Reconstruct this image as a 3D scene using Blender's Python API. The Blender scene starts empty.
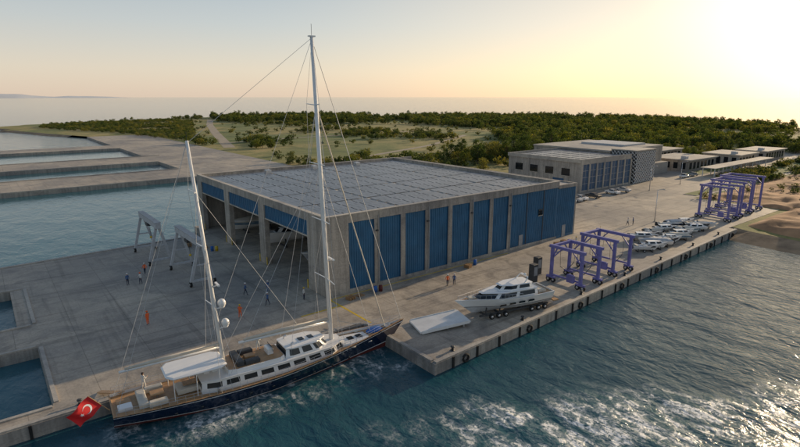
import bpy, bmesh, math, random
from mathutils import Vector, Matrix, noise
random.seed(7)
scene=bpy.context.scene
R=math.radians
COL=scene.collection

# ---------------------------------------------------------------- materials
def newmat(name):
    m=bpy.data.materials.new(name); m.use_nodes=True
    nt=m.node_tree; b=nt.nodes['Principled BSDF']
    return m,nt,b
def N(nt,t,**kw):
    n=nt.nodes.new(t)
    for k,v in kw.items():
        if hasattr(n,k): setattr(n,k,v)
    return n
def noise_node(nt,vec,scale,detail=4,rough=.55,dist=0):
    n=N(nt,'ShaderNodeTexNoise'); n.inputs['Scale'].default_value=scale
    n.inputs['Detail'].default_value=detail; n.inputs['Roughness'].default_value=rough
    n.inputs['Distortion'].default_value=dist
    nt.links.new(vec,n.inputs['Vector']); return n.outputs['Fac']
def ramp(nt,fac,stops):
    r=N(nt,'ShaderNodeValToRGB')
    el=r.color_ramp.elements
    while len(el)<len(stops): el.new(.5)
    for e,(p,c) in zip(el,stops):
        e.position=p
        e.color=(c[0],c[1],c[2],1) if hasattr(c,'__len__') else (c,c,c,1)
    nt.links.new(fac,r.inputs['Fac']); return r.outputs['Color']
def mixc(nt,fac,a,b,mode='MIX'):
    m=N(nt,'ShaderNodeMix'); m.data_type='RGBA'; m.blend_type=mode
    def put(s,v):
        if isinstance(v,bpy.types.NodeSocket): nt.links.new(v,s)
        elif hasattr(v,'__len__'): s.default_value=(v[0],v[1],v[2],1)
        else: s.default_value=v
    put(m.inputs[0],fac); put(m.inputs[6],a); put(m.inputs[7],b)
    return m.outputs[2]
def mth(nt,op,a,b=None,c=None,clamp=False):
    m=N(nt,'ShaderNodeMath'); m.operation=op; m.use_clamp=clamp
    for i,v in enumerate((a,b,c)):
        if v is None: continue
        if isinstance(v,bpy.types.NodeSocket): nt.links.new(v,m.inputs[i])
        else: m.inputs[i].default_value=v
    return m.outputs[0]
def sstepn(nt,val,a,bb):
    mr=N(nt,'ShaderNodeMapRange'); mr.interpolation_type='SMOOTHSTEP'
    nt.links.new(val,mr.inputs['Value']); mr.inputs['From Min'].default_value=a; mr.inputs['From Max'].default_value=bb
    return mr.outputs['Result']
def bump(nt,b,h,strength,dist=.1,chain=None):
    n=N(nt,'ShaderNodeBump'); n.inputs['Strength'].default_value=strength
    n.inputs['Distance'].default_value=dist
    nt.links.new(h,n.inputs['Height'])
    if chain: nt.links.new(chain,n.inputs['Normal'])
    nt.links.new(n.outputs['Normal'],b.inputs['Normal']); return n.outputs['Normal']
def objvec(nt): return N(nt,'ShaderNodeTexCoord').outputs['Object']

def simple(name,col,rough=.6,metal=0,var=.18,scale=1.5,bmp=0,coat=0):
    m,nt,b=newmat(name); v=objvec(nt)
    f=noise_node(nt,v,scale,5)
    lo=[c*(1-var) for c in col]; hi=[min(1,c*(1+var)) for c in col]
    c=ramp(nt,f,[(.3,lo),(.7,hi)])
    nt.links.new(c,b.inputs['Base Color'])
    b.inputs['Roughness'].default_value=rough; b.inputs['Metallic'].default_value=metal
    if coat: b.inputs['Coat Weight'].default_value=coat
    if bmp: bump(nt,b,noise_node(nt,v,scale*6,4),bmp,.05)
    return m

def concrete(name,base,joint=None,stain=.5,streak=False):
    m,nt,b=newmat(name); v=objvec(nt)
    big=noise_node(nt,v,.035,5,.6,.6); mid=noise_node(nt,v,.35,6,.65,.4); fine=noise_node(nt,v,4,5)
    lo=[c*(1-stain) for c in base]; hi=[min(1,c*(1+stain*.35)) for c in base]
    c=ramp(nt,mid,[(.32,lo),(.5,base),(.72,hi)])
    c2=ramp(nt,big,[(.38,[.68,.68,.70]),(.6,[1.08,1.03,.96])])
    c=mixc(nt,1,c,c2,'MULTIPLY')
    c3=ramp(nt,fine,[(.3,.80),(.7,1.08)])
    c=mixc(nt,1,c,c3,'MULTIPLY')
    st=ramp(nt,noise_node(nt,v,.16,7,.7,1.2),[(.5,0),(.64,1)])
    c=mixc(nt,mth(nt,'MULTIPLY',st,.5),c,[base[0]*.38,base[1]*.38,base[2]*.41])
    if streak:
        mp=N(nt,'ShaderNodeMapping'); mp.inputs['Scale'].default_value=(1.6,1.6,.12); nt.links.new(v,mp.inputs['Vector'])
        s=ramp(nt,noise_node(nt,mp.outputs['Vector'],1,5,.6),[(.35,.68),(.6,1.05)])
        c=mixc(nt,1,c,s,'MULTIPLY')
        sz=N(nt,'ShaderNodeSeparateXYZ'); nt.links.new(v,sz.inputs[0])
        md=mth(nt,'MODULO',mth(nt,'ADD',sz.outputs[2],24.3),2.6)
        ln=mth(nt,'LESS_THAN',md,.05)
        c=mixc(nt,mth(nt,'MULTIPLY',ln,.4),c,[base[0]*.4]*3)
    if joint:
        mp=N(nt,'ShaderNodeMapping'); mp.inputs['Scale'].default_value=(.04,1.1,1); mp.inputs['Rotation'].default_value=(0,0,.06); nt.links.new(v,mp.inputs['Vector'])
        s=ramp(nt,noise_node(nt,mp.outputs['Vector'],1,4,.6,.3),[(.54,1.0),(.66,.74)])
        c=mixc(nt,1,c,s,'MULTIPLY')
        mp=N(nt,'ShaderNodeMapping'); mp.inputs['Scale'].default_value=(1.3,.05,1); mp.inputs['Rotation'].default_value=(0,0,-.12); nt.links.new(v,mp.inputs['Vector'])
        s=ramp(nt,noise_node(nt,mp.outputs['Vector'],.8,4,.6,.3),[(.56,1.0),(.66,.80)])
        c=mixc(nt,1,c,s,'MULTIPLY')
        br=N(nt,'ShaderNodeTexBrick'); br.offset=0; br.inputs['Scale'].default_value=1
        br.inputs['Brick Width'].default_value=joint; br.inputs['Row Height'].default_value=joint
        br.inputs['Mortar Size'].default_value=.04; br.inputs['Mortar Smooth'].default_value=.4
        br.inputs['Color1'].default_value=(1,1,1,1); br.inputs['Color2'].default_value=(.86,.86,.87,1)
        br.inputs['Mortar'].default_value=(.6,.6,.6,1)
        nt.links.new(v,br.inputs['Vector'])
        c=mixc(nt,1,c,br.outputs['Color'],'MULTIPLY')
    nt.links.new(c,b.inputs['Base Color'])
    rr=ramp(nt,mid,[(.3,.5),(.7,.9)]); nt.links.new(rr,b.inputs['Roughness'])
    bump(nt,b,fine,.25,.03)
    return m

M={}
M['apron']=concrete('apron_concrete',[.49,.44,.37],6.0,.34)
M['conc']=concrete('wall_concrete',[.44,.41,.37],None,.22,True)
M['conc_l']=concrete('light_concrete',[.50,.47,.42],None,.2)
M['roof']=concrete('roof_membrane',[.50,.48,.45],None,.2)
M['blue']=simple('blue_cladding',[.035,.135,.25],.4,0,.18,.5)
M['blued']=simple('blue_cladding_dark',[.02,.08,.17],.45,0,.15,.6)
M['solar']=simple('roof_panel_glass',[.14,.155,.18],.3,.0,.3,.12)
M['alu']=simple('aluminium',[.62,.62,.62],.35,.7,.08)
M['white']=simple('white_gelcoat',[.8,.79,.77],.25,0,.04,.8,coat=.4)
M['whitep']=simple('white_paint',[.74,.73,.71],.5,0,.1,1.0)
M['grey']=simple('grey_paint',[.30,.31,.32],.5,0,.2,1.0)
M['lgrey']=simple('light_grey_cover',[.46,.47,.48],.7,0,.15,2.0)
M['dgrey']=simple('dark_grey',[.05,.052,.055],.6,0,.2,2)
M['black']=simple('black_rubber',[.015,.015,.015],.8,0,.2,3)
M['navy']=simple('navy_hull',[.006,.012,.04],.06,0,.15,.5,coat=1)
M['redb']=simple('antifouling_red',[.12,.02,.015],.7,0,.2,2)
M['glass']=simple('tinted_glass',[.012,.016,.02],.06,0,.2,1)
M['violet']=simple('violet_steel',[.17,.16,.40],.45,0,.2,1.2)
M['yellow']=simple('yellow_paint',[.62,.42,.03],.6,0,.2,2)
M['bluec']=simple('blue_canvas',[.03,.13,.42],.8,0,.2,2)
M['bluet']=simple('blue_tarpaulin',[.16,.26,.36],.7,0,.2,2)
M['cush']=simple('cream_cushion',[.6,.54,.45],.9,0,.1,2)
M['red']=simple('flag_red',[.6,.012,.015],.7,0,.1,2)
M['flagw']=simple('flag_white',[.8,.8,.8],.7,0,.03,2)
M['soil']=simple('soil',[.40,.22,.11],.95,0,.4,.25,.5)
M['asph']=simple('track_gravel',[.34,.29,.22],.9,0,.2,.4)
M['orange']=simple('hi_vis_orange',[.8,.14,.03],.8,0,.08,4)
M['skin']=simple('skin',[.42,.24,.16],.6,0,.05,8)
M['hair']=simple('hair',[.03,.02,.015],.8,0,.1,8)
M['jean']=simple('work_trousers',[.03,.04,.07],.85,0,.15,6)
M['bshirt']=simple('blue_shirt',[.05,.11,.25],.85,0,.1,6)
M['wshirt']=simple('white_shirt',[.6,.6,.58],.85,0,.05,6)
M['wood']=simple('bark',[.10,.07,.045],.9,0,.3,3,.4)

# teak
m,nt,b=newmat('teak_deck'); v=objvec(nt)
w=N(nt,'ShaderNodeTexWave'); w.bands_direction='Y'; w.inputs['Scale'].default_value=2.2; nt.links.new(v,w.inputs['Vector'])
c=ramp(nt,w.outputs['Fac'],[(.02,[.08,.05,.03]),(.12,[.48,.28,.13])])
c=mixc(nt,1,c,ramp(nt,noise_node(nt,v,1.5,5),[(.3,.75),(.7,1.1)]),'MULTIPLY')
nt.links.new(c,b.inputs['Base Color']); b.inputs['Roughness'].default_value=.5
M['teak']=m
# ground
m,nt,b=newmat('grassland'); v=objvec(nt)
big=noise_node(nt,v,.009,6,.6,.8); mid=noise_node(nt,v,.06,6,.7,.5); fine=noise_node(nt,v,.8,5,.7)
c=ramp(nt,mid,[(.3,[.11,.13,.035]),(.45,[.23,.215,.065]),(.6,[.35,.28,.105]),(.78,[.44,.33,.16])])
g=ramp(nt,mid,[(.3,[.06,.10,.025]),(.7,[.20,.225,.06])])
c=mixc(nt,ramp(nt,big,[(.45,0),(.58,1)]),c,g)
c=mixc(nt,1,c,ramp(nt,fine,[(.3,.65),(.7,1.2)]),'MULTIPLY')
nt.links.new(c,b.inputs['Base Color']); b.inputs['Roughness'].default_value=.95
bump(nt,b,fine,.4,.2); M['ground']=m
M['sand']=simple('shore_sand',[.30,.205,.125],.95,0,.4,.3,.5)
M['lawn']=simple('lawn_grass',[.10,.14,.035],.95,0,.4,.6,.5)
def foliage(name,a,bb):
    m,nt,b=newmat(name); v=objvec(nt)
    oi=N(nt,'ShaderNodeObjectInfo')
    c=ramp(nt,noise_node(nt,v,.9,4,.6),[(.35,a),(.65,bb)])
    c=mixc(nt,1,c,ramp(nt,oi.outputs['Random'],[(0,[.5,.62,.6]),(.5,[.95,1,1]),(1,[1.6,1.35,.85])]),'MULTIPLY')
    nt.links.new(c,b.inputs['Base Color']); b.inputs['Roughness'].default_value=.8
    b.inputs['Specular IOR Level'].default_value=.2
    tr=N(nt,'ShaderNodeBsdfTranslucent'); nt.links.new(mixc(nt,1,c,[1.4,1.25,.55],'MULTIPLY'),tr.inputs['Color'])
    ms=N(nt,'ShaderNodeMixShader'); ms.inputs[0].default_value=.38
    nt.links.new(b.outputs[0],ms.inputs[1]); nt.links.new(tr.outputs[0],ms.inputs[2]); nt.links.new(ms.outputs[0],nt.nodes['Material Output'].inputs['Surface'])
    return m
M['leaf']=foliage('pine_foliage',[.042,.07,.022],[.12,.155,.045])
M['leaf2']=foliage('olive_foliage',[.065,.088,.032],[.18,.19,.07])
# water
m,nt,b=newmat('sea_water')
geo=N(nt,'ShaderNodeNewGeometry'); v=geo.outputs['Position']
mp=N(nt,'ShaderNodeMapping'); mp.inputs['Rotation'].default_value=(0,0,R(25)); mp.inputs['Scale'].default_value=(1,.55,1); nt.links.new(v,mp.inputs['Vector'])
vv=mp.outputs['Vector']
sx=N(nt,'ShaderNodeSeparateXYZ'); nt.links.new(v,sx.inputs[0]); X,Y=sx.outputs[0],sx.outputs[1]
sstep=lambda val,a,bb: sstepn(nt,val,a,bb)
calm=mth(nt,'MULTIPLY',mth(nt,'MULTIPLY',sstep(Y,50,56),sstep(X,70,60)),sstep(Y,360,330))
amp=mth(nt,'SUBTRACT',1,mth(nt,'MULTIPLY',calm,.6))
d=mth(nt,'ADD',mth(nt,'MULTIPLY',X,.51),mth(nt,'MULTIPLY',Y,.86))
warp=noise_node(nt,v,.12,3)
d=mth(nt,'ADD',d,mth(nt,'MULTIPLY',mth(nt,'SUBTRACT',warp,.5),14))
wk=mth(nt,'MULTIPLY',sstep(d,47,41),sstep(Y,52,40))
wk=mth(nt,'MULTIPLY',wk,sstep(X,20,38))
dy=mth(nt,'ADD',Y,mth(nt,'MULTIPLY',X,.08))
y1=mth(nt,'MULTIPLY',sstep(dy,43.0,46.5),mth(nt,'MULTIPLY',sstep(X,2,10),sstep(X,37,32)))
y1=mth(nt,'MULTIPLY',y1,sstep(dy,53,50))
n1=noise_node(nt,vv,.22,3,.5,.4); n2=noise_node(nt,vv,1.0,4,.58,.6); n3=noise_node(nt,v,3.4,4,.6,.3)
h=mth(nt,'ADD',mth(nt,'MULTIPLY',n1,1.7),mth(nt,'ADD',mth(nt,'MULTIPLY',n2,.5),mth(nt,'MULTIPLY',n3,.11)))
h=mth(nt,'MULTIPLY',h,mth(nt,'ADD',amp,mth(nt,'MULTIPLY',wk,.6)))
bn=bump(nt,b,h,1.0,.31)
vo=N(nt,'ShaderNodeTexVoronoi'); vo.feature='DISTANCE_TO_EDGE'; vo.inputs['Scale'].default_value=.6
wv=N(nt,'ShaderNodeTexNoise'); wv.inputs['Scale'].default_value=.7; wv.inputs['Detail'].default_value=5; nt.links.new(v,wv.inputs['Vector'])
vm=N(nt,'ShaderNodeVectorMath'); vm.operation='MULTIPLY_ADD'; nt.links.new(wv.outputs['Color'],vm.inputs[0]); vm.inputs[1].default_value=(3.4,3.4,3.4); nt.links.new(v,vm.inputs[2])
nt.links.new(vm.outputs[0],vo.inputs['Vector'])
lace=sstep(vo.outputs['Distance'],.20,.0)
patch=sstep(noise_node(nt,vv,.3,6,.62,1.0),.44,.60)
fn=sstep(noise_node(nt,v,2.4,6,.75,.6),.36,.56)
foam=mth(nt,'MULTIPLY',mth(nt,'ADD',mth(nt,'MULTIPLY',lace,mth(nt,'ADD',patch,.14)),mth(nt,'MULTIPLY',patch,.42)),fn)
foam=mth(nt,'MULTIPLY',foam,mth(nt,'MAXIMUM',wk,mth(nt,'MULTIPLY',y1,.55)),clamp=True)
deep=ramp(nt,noise_node(nt,v,.02,4),[(.3,[.009,.055,.078]),(.7,[.018,.082,.104])])
deep=mixc(nt,mth(nt,'MULTIPLY',calm,.7),deep,[.035,.125,.155])
teal=mixc(nt,mth(nt,'MULTIPLY',mth(nt,'MAXIMUM',wk,mth(nt,'MULTIPLY',y1,.35)),.5),deep,[.04,.14,.16])
c=mixc(nt,foam,teal,[.84,.84,.82])
nt.links.new(c,b.inputs['Base Color'])
nt.links.new(mth(nt,'ADD',mth(nt,'MULTIPLY',foam,.6),.08),b.inputs['Roughness'])
b.inputs['IOR'].default_value=1.33
M['water']=m

# ---------------------------------------------------------------- mesh builder
class MB:
    def __init__(s): s.v=[];s.f=[];s.mi=[];s.mats=[];s.T=Matrix.Identity(4);s.sm=[]
    def m(s,name):
        if name not in s.mats: s.mats.append(name)
        return s.mats.index(name)
    def add(s,vs,fs,mat,smooth=False):
        o=len(s.v); s.v+=[tuple(s.T@Vector(p)) for p in vs]
        for i,f in enumerate(fs):
            s.f.append([o+k for k in f]); s.mi.append(s.m(mat if isinstance(mat,str) else mat[i])); s.sm.append(smooth)
    def box(s,x0,x1,y0,y1,z0,z1,mat):
        v=[(x0,y0,z0),(x1,y0,z0),(x1,y1,z0),(x0,y1,z0),(x0,y0,z1),(x1,y0,z1),(x1,y1,z1),(x0,y1,z1)]
        s.add(v,[(0,3,2,1),(4,5,6,7),(0,1,5,4),(1,2,6,5),(2,3,7,6),(3,0,4,7)],mat)
    def cbox(s,x0,x1,y0,y1,z0,z1,c,mat):
        v=[(x0,y0,z0),(x1,y0,z0),(x1,y1,z0),(x0,y1,z0),(x0,y0,z1-c),(x1,y0,z1-c),(x1,y1,z1-c),(x0,y1,z1-c),
           (x0+c,y0+c,z1),(x1-c,y0+c,z1),(x1-c,y1-c,z1),(x0+c,y1-c,z1)]
        s.add(v,[(0,3,2,1),(0,1,5,4),(1,2,6,5),(2,3,7,6),(3,0,4,7),(4,5,9,8),(5,6,10,9),(6,7,11,10),(7,4,8,11),(8,9,10,11)],mat)
    def tube(s,pts,rad,mat,n=8,cap=True):
        pts=[Vector(p) for p in pts]
        if not hasattr(rad,'__len__'): rad=[rad]*len(pts)
        vs=[];fs=[]
        for i,p in enumerate(pts):
            a=pts[max(0,i-1)]; b=pts[min(len(pts)-1,i+1)]
            d=(b-a).normalized()
            u=d.orthogonal().normalized() if abs(d.z)>.999 else d.cross(Vector((0,0,1))).normalized()
            w=d.cross(u)
            for k in range(n):
                t=2*math.pi*k/n; vs.append(p+(u*math.cos(t)+w*math.sin(t))*rad[i])
        for i in range(len(pts)-1):
            for k in range(n):
                a=i*n+k; b=i*n+(k+1)%n
                fs.append((a,b,b+n,a+n))
        if cap:
            fs.append(tuple(range(n))[::-1]); fs.append(tuple(range((len(pts)-1)*n,len(pts)*n)))
        s.add(vs,fs,mat,n>6)
    def beam(s,a,b,w,mat,w2=None):
        a=Vector(a);b=Vector(b);d=(b-a).normalized()
        u=Vector((1,0,0)) if abs(d.z)>.99 else d.cross(Vector((0,0,1))).normalized()
        v=d.cross(u); w2=w2 or w
        vs=[]
        for p in (a,b):
            for su,sv in((-1,-1),(1,-1),(1,1),(-1,1)): vs.append(p+u*su*w/2+v*sv*w2/2)
        s.add(vs,[(3,2,1,0),(4,5,6,7),(0,1,5,4),(1,2,6,5),(2,3,7,6),(3,0,4,7)],mat)
    def sphere(s,c,r,mat,n=12,m=8,sc=(1,1,1)):
        vs=[];fs=[]
        for i in range(m+1):
            ph=math.pi*i/m
            for k in range(n):
                t=2*math.pi*k/n
                vs.append((c[0]+r*sc[0]*math.sin(ph)*math.cos(t),c[1]+r*sc[1]*math.sin(ph)*math.sin(t),c[2]+r*sc[2]*math.cos(ph)))
        for i in range(m):
            for k in range(n):
                a=i*n+k;b=i*n+(k+1)%n
                fs.append((a,a+n,b+n,b))
        s.add(vs,fs,mat,True)
    def wheel(s,c,r,w,axis,mat='black'):
        c=Vector(c); d=Vector(axis)*w/2
        s.tube([c-d,c-d*.8,c+d*.8,c+d],[r*.88,r,r,r*.88],mat,14)
        s.tube([c-d*1.05,c+d*1.05],[r*.5,r*.5],'alu',10)
    def obj(s,name,parent=None,bevel=0):
        me=bpy.data.meshes.new(name); me.from_pydata(s.v,[],s.f)
        for k in s.mats: me.materials.append(M[k])
        me.polygons.foreach_set('material_index',s.mi); me.polygons.foreach_set('use_smooth',s.sm)
        me.update()
        o=bpy.data.objects.new(name,me); COL.objects.link(o)
        if parent: o.parent=parent
        if bevel:
            bv=o.modifiers.new('Bevel','BEVEL'); bv.width=bevel; bv.segments=2; bv.limit_method='ANGLE'
        return o
def empty(name,loc=(0,0,0),rz=0):
    e=bpy.data.objects.new(name,None); COL.objects.link(e); e.location=loc; e.rotation_euler=(0,0,rz); return e

# ---------------------------------------------------------------- sea, ground
SEA=-1.3
mb=MB(); S=45000
mb.add([(-S,-S,SEA),(S,-S,SEA),(S,S,SEA),(-S,S,SEA)],[(0,1,2,3)],'water'); mb.obj('sea_water')

rects=[(-80,2,52.5,55),(-80,2,70,78),(-80,.5,78,78),(-80,2,94,109),(.5,2,78,94),(2,35.2,52.5,109),
 (35.2,127,38.8,119),(127,158,45,125),(62,102,119,445),(102,127,119,125),(158,330,66,125),
 (-170,62,195,222),(-170,70,252,280),(-170,62,335,357)]
xs=sorted({a for r in rects for a in r[:2]}|{45,60,75,90,105,115}); ys=sorted({a for r in rects for a in r[2:]})
def inside(x,y): return any(r[0]<x<r[1] and r[2]<y<r[3] for r in rects)
def qy(x,y):
    if abs(y-38.8)<.01: return 38.8+(x-35.2)*.048
    if abs(y-109)<.01: return 107.5+ (x+20)*.06
    return y
mb=MB(); zb=-3.2
G=[[inside((xs[i]+xs[i+1])/2,(ys[j]+ys[j+1])/2) for j in range(len(ys)-1)] for i in range(len(xs)-1)]
g=lambda i,j: 0<=i<len(G) and 0<=j<len(G[0]) and G[i][j]
for i in range(len(xs)-1):
    for j in range(len(ys)-1):
        if not G[i][j]: continue
        x0,x1,y0,y1=xs[i],xs[i+1],ys[j],ys[j+1]
        p=[(x0,qy(x0,y0)),(x1,qy(x1,y0)),(x1,qy(x1,y1)),(x0,qy(x0,y1))]
        mb.add([(a,b_,0) for a,b_ in p],[(0,1,2,3)],'apron')
        for (a,b_),(di,dj) in zip([(0,1),(1,2),(2,3),(3,0)],[(0,-1),(1,0),(0,1),(-1,0)]):
            if not g(i+di,j+dj):
                A,B=p[a],p[b_]
                mb.add([(*A,0),(*A,zb),(*B,zb),(*B,0)],[(0,1,2,3)],'conc')
mb.obj('concrete_quay')

mb=MB()
def kerb(ax,ay,bx,by,w=.5,h=.14,z=.004):
    mb.beam((ax,ay,z+h/2),(bx,by,z+h/2),w,'conc_l',h)
kerb(35.5,39.15,126.8,43.5,.55); kerb(35.55,39.6,35.55,52.1,.5); kerb(-80,52.85,35.0,52.85,.5)
kerb(2.3,55.4,2.3,69.8,.4);kerb(2.3,78.2,2.3,93.8,.4);kerb(-80,54.7,1.9,54.7,.4);kerb(-80,70.3,1.9,70.3,.4);kerb(-80,77.7,1.9,77.7,.4);kerb(-80,94.3,1.9,94.3,.4)
kerb(-80,103.6,35,110.4,.5)
kerb(-170,195.4,61.7,195.4,.6,.3);kerb(-170,221.6,61.7,221.6,.6,.3);kerb(-170,252.4,61.7,252.4,.6,.3);kerb(-170,279.6,69,279.6,.6,.3)
mb.obj('quay_coping_kerb')
mb=MB()
for x in range(38,126,4):
    y=38.8+(x-35.2)*.048
    mb.box(x-.12,x+.12,y-.16,y-.01,-1.6,.02,'black')
for x in range(-20,4,4): mb.box(x-.12,x+.12,52.34,52.49,-1.6,.02,'black')
for x in range(40,126,12):
    y=38.8+(x-35.2)*.048-.15; k=14
    mb.tube([(x+.42*math.cos(6.283*i/k),y,-.75+.42*math.sin(6.283*i/k)) for i in range(k+1)],.13,'black',6)
mb.obj('quay_fenders')
def bollard(x,y):
    mb=MB(); mb.tube([(0,0,.0),(0,0,.04)],[.28,.28],'dgrey',12); mb.tube([(0,0,.04),(0,0,.35),(0,0,.42),(0,0,.52),(0,0,.55)],[.15,.14,.24,.24,.16],'dgrey',12)
    o=mb.obj('mooring_bollard'); o.location=(x,y,.005)
for x in (39,52,66,79,92,106,119): bollard(x,39.9+(x-35.2)*.048)
for x in (-3,4,13,22,31): bollard(x,53.6)

# land
coast=[(66,120),(66,440),(56,470),(40,520),(18,575),(14,630),(40,680),(118,728),(245,770),(335,800),(430,735),(520,625),(620,520),(690,430),(690,330),(650,250),(600,180),(540,120),(470,40),(400,-30),(300,-70),(200,-50),(150,-15),(125,22),(127.5,41),(131,50),(131,118)]
pts=[]
for i,a in enumerate(coast):
    b_=coast[(i+1)%len(coast)]
    L=math.dist(a,b_); n=max(1,int(L/14)) if 1<i<24 else 1
    for k in range(n):
        t=k/n; x=a[0]+(b_[0]-a[0])*t; y=a[1]+(b_[1]-a[1])*t
        if 1<i<23 and k>0:
            q=noise.noise_vector(Vector((x*.03,y*.03,0)))*10+noise.noise_vector(Vector((x*.1,y*.1,3)))*4; x+=q.x; y+=q.y
        pts.append((x,y))
from mathutils.geometry import tessellate_polygon
tri=tessellate_polygon([[Vector((x,y,0)) for x,y in pts]])
mb=MB(); mb.add([(x,y,-.06) for x,y in pts],tri,'ground')
n=len(pts); area=sum(pts[i][0]*pts[(i+1)%n][1]-pts[(i+1)%n][0]*pts[i][1] for i in range(n))
sg=1 if area>0 else -1
out=[]
for i in range(n):
    a=Vector(pts[i-1]);b_=Vector(pts[(i+1)%n]); t=(b_-a).normalized(); nn=Vector((t.y,-t.x))*sg
    w=9+4*math.sin(i*1.7); out.append((pts[i][0]+nn.x*w,pts[i][1]+nn.y*w))
vs=[(x,y,-.06) for x,y in pts]+[(x,y,-2.6) for x,y in out]
fs=[(i,(i+1)%n,n+(i+1)%n,n+i) for i in range(n) if 1<i]
mb.add(vs,fs,'sand'); land=mb.obj('ground')
bm=bmesh.new(); bm.from_mesh(land.data); bmesh.ops.recalc_face_normals(bm,faces=bm.faces)
for f in bm.faces:
    if f.normal.z<0: f.normal_flip()
bm.to_mesh(land.data); bm.free()

# dirt bank
mb=MB(); nx,ny=90,70; vs=[]
for j in range(ny+1):
    for i in range(nx+1):
        x=120+i*1.3; y=-26+j*1.35
        dd=min((x-124-3*noise.noise(Vector((y*.08,0,0)))-.15*(y-20))*.35, 3)
        top=min(2.6,max(0,.7+2.2*noise.noise(Vector((x*.045,y*.045,5)))+.9*noise.noise(Vector((x*.2,y*.2,1)))+.35*noise.noise(Vector((x*.7,y*.7,1)))))
        edge=min(1,max(0,(65-y)/7))
        if x<160: edge=min(edge,max(0,(44-y)/4))
        z=-.05+top*edge*min(1,max(0,(dd-.3)/1.5))
        z=min(z,-2.4+(dd+.6)*1.35)
        if edge<=0: z=-.35 if x>128 else -3
        vs.append((x,y,z))
fs=[(j*(nx+1)+i,j*(nx+1)+i+1,(j+1)*(nx+1)+i+1,(j+1)*(nx+1)+i) for j in range(ny) for i in range(nx)]
mb.add(vs,fs,'soil',True); mb.obj('dirt_bank')
mb=MB()
for i in range(90):
    y=random.uniform(0,41); x=124+3*noise.noise(Vector((y*.08,0,0)))+.15*(y-20)+random.uniform(-1.2,2.0); r=random.uniform(.25,.8)
    vs=[];K=8
    for a in range(5):
        for k in range(K):
            ph=math.pi*(a+.3)/5.0; q=r*(1+.35*noise.noise(Vector((i*3+a*.9,k*.8,0)))); vs.append((x+q*math.sin(ph)*math.cos(k*.785),y+q*math.sin(ph)*math.sin(k*.785),-1.1+q*.7*math.cos(ph)))
    mb.add(vs,[(a*K+k,(a+1)*K+k,(a+1)*K+(k+1)%K,a*K+(k+1)%K) for a in range(4) for k in range(K)]+[tuple(range(K))],'sand')
mb.obj('shore_rocks')

mb=MB()
for rp in ([(112,300),(121,331),(150,430),(190,560),(235,690)],[(102,190),(150,215),(210,240),(290,290)],[(121,331),(180,345),(300,350)]):
    for q_,(a,b_) in enumerate(zip(rp,rp[1:])):
        d=(Vector(b_)-Vector(a)).normalized(); nn=Vector((-d.y,d.x))*(3.3 if rp[0][0]==112 else 1.8); zz=-.03+.004*q_+(.02 if rp[0][0]==102 else 0)+(.03 if rp[0][0]==121 else 0)
        mb.add([(a[0]-nn.x,a[1]-nn.y,zz),(a[0]+nn.x,a[1]+nn.y,zz),(b_[0]+nn.x,b_[1]+nn.y,zz),(b_[0]-nn.x,b_[1]-nn.y,zz)],[(0,3,2,1)],'asph')
mb.obj('road')
mb=MB()
mb.add([(35.9,52,.006),(36.2,52,.006),(36.2,62.4,.006),(35.9,62.4,.006)],[(0,1,2,3)],'yellow')
mb.add([(36.2,62.1,.006),(36.2,61.85,.006),(74,61.85,.006),(74,62.1,.006)],[(0,1,2,3)],'yellow')
mb.add([(30,59.4,.006),(30,59.1,.006),(35.9,59.1,.006),(35.9,59.4,.006)],[(0,1,2,3)],'yellow')
mb.obj('yellow_ground_marking')
mb=MB()
def lawn(x0,x1,y0,y1):
    mb.box(x0-.15,x1+.15,y0-.15,y1+.15,.0041,.12,'conc_l'); mb.add([(x0,y0,.124),(x1,y0,.124),(x1,y1,.124),(x0,y1,.124)],[(0,1,2,3)],'lawn')
for r_ in((206,262,68,78.5),(206,240,86,91),(264,322,68,82),(205,224,110,123),(252,268,104,123),(162,204,67,70.5)): lawn(*r_)
mb.obj('lawn_bed')

# distant hills
mb=MB(); vs=[];fs=[]; k=80
for i in range(k+1):
    az=R(78+ i*45/k) ; dist=19000
    hh=300*max(0,math.sin(math.pi*i/k))*(.6+.5*noise.noise(Vector((i*.13,0,0)))+.2*noise.noise(Vector((i*.5,2,0))))
    c,s_=math.cos(az),math.sin(az)
    vs+= [(dist*c,dist*s_,-2),((dist+900)*c,(dist+900)*s_,hh),((dist+2500)*c,(dist+2500)*s_,-2)]
for i in range(k):
    fs+=[(3*i,3*i+3,3*i+4,3*i+1),(3*i+1,3*i+4,3*i+5,3*i+2)]
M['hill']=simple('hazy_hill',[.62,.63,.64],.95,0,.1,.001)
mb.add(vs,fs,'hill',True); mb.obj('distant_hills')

# ---------------------------------------------------------------- hangar
HX0,HX1,HY0,HY1,HZ=36.0,96.0,62.8,117.0,11.7
E=empty('boat_hangar')
mb=MB()
mb.box(HX0,39.6,HY0,HY0+.6,0,HZ,'conc')
mb.box(HX0,HX0+.6,HY0+.602,68,0,HZ,'conc')
cols=[45,50,55,60,65,70,75]
mb.box(39.6,89.5,HY0+.01,HY0+.55,10.5,HZ,'conc')
mb.box(39.6,89.5,HY0+.04,HY0+.55,0,.45,'conc')
for c in cols: mb.box(c-.55,c+.35,HY0,HY0+.56,.45,10.5,'conc')
mb.box(39.6,39.9,HY0,HY0+.56,.45,10.5,'conc')
mb.box(HX1-.5,HX1,HY0+.3,HY1,0,10.8,'conc')
mb.box(HX0+1,HX1-.5,HY1-.5,HY1,0,HZ,'conc')
for y0,y1 in((83,85.3),(99,101.3),(114.5,HY1)): mb.box(HX0,HX0+.9,y0,y1,0,HZ-1.2,'conc')
mb.box(HX0,HX0+.6,68,HY1,HZ-1.2,HZ,'conc')
mb.box(89.5,HX1-.5,HY0+.05,HY0+.5,10.2,10.9,'conc')
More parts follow.
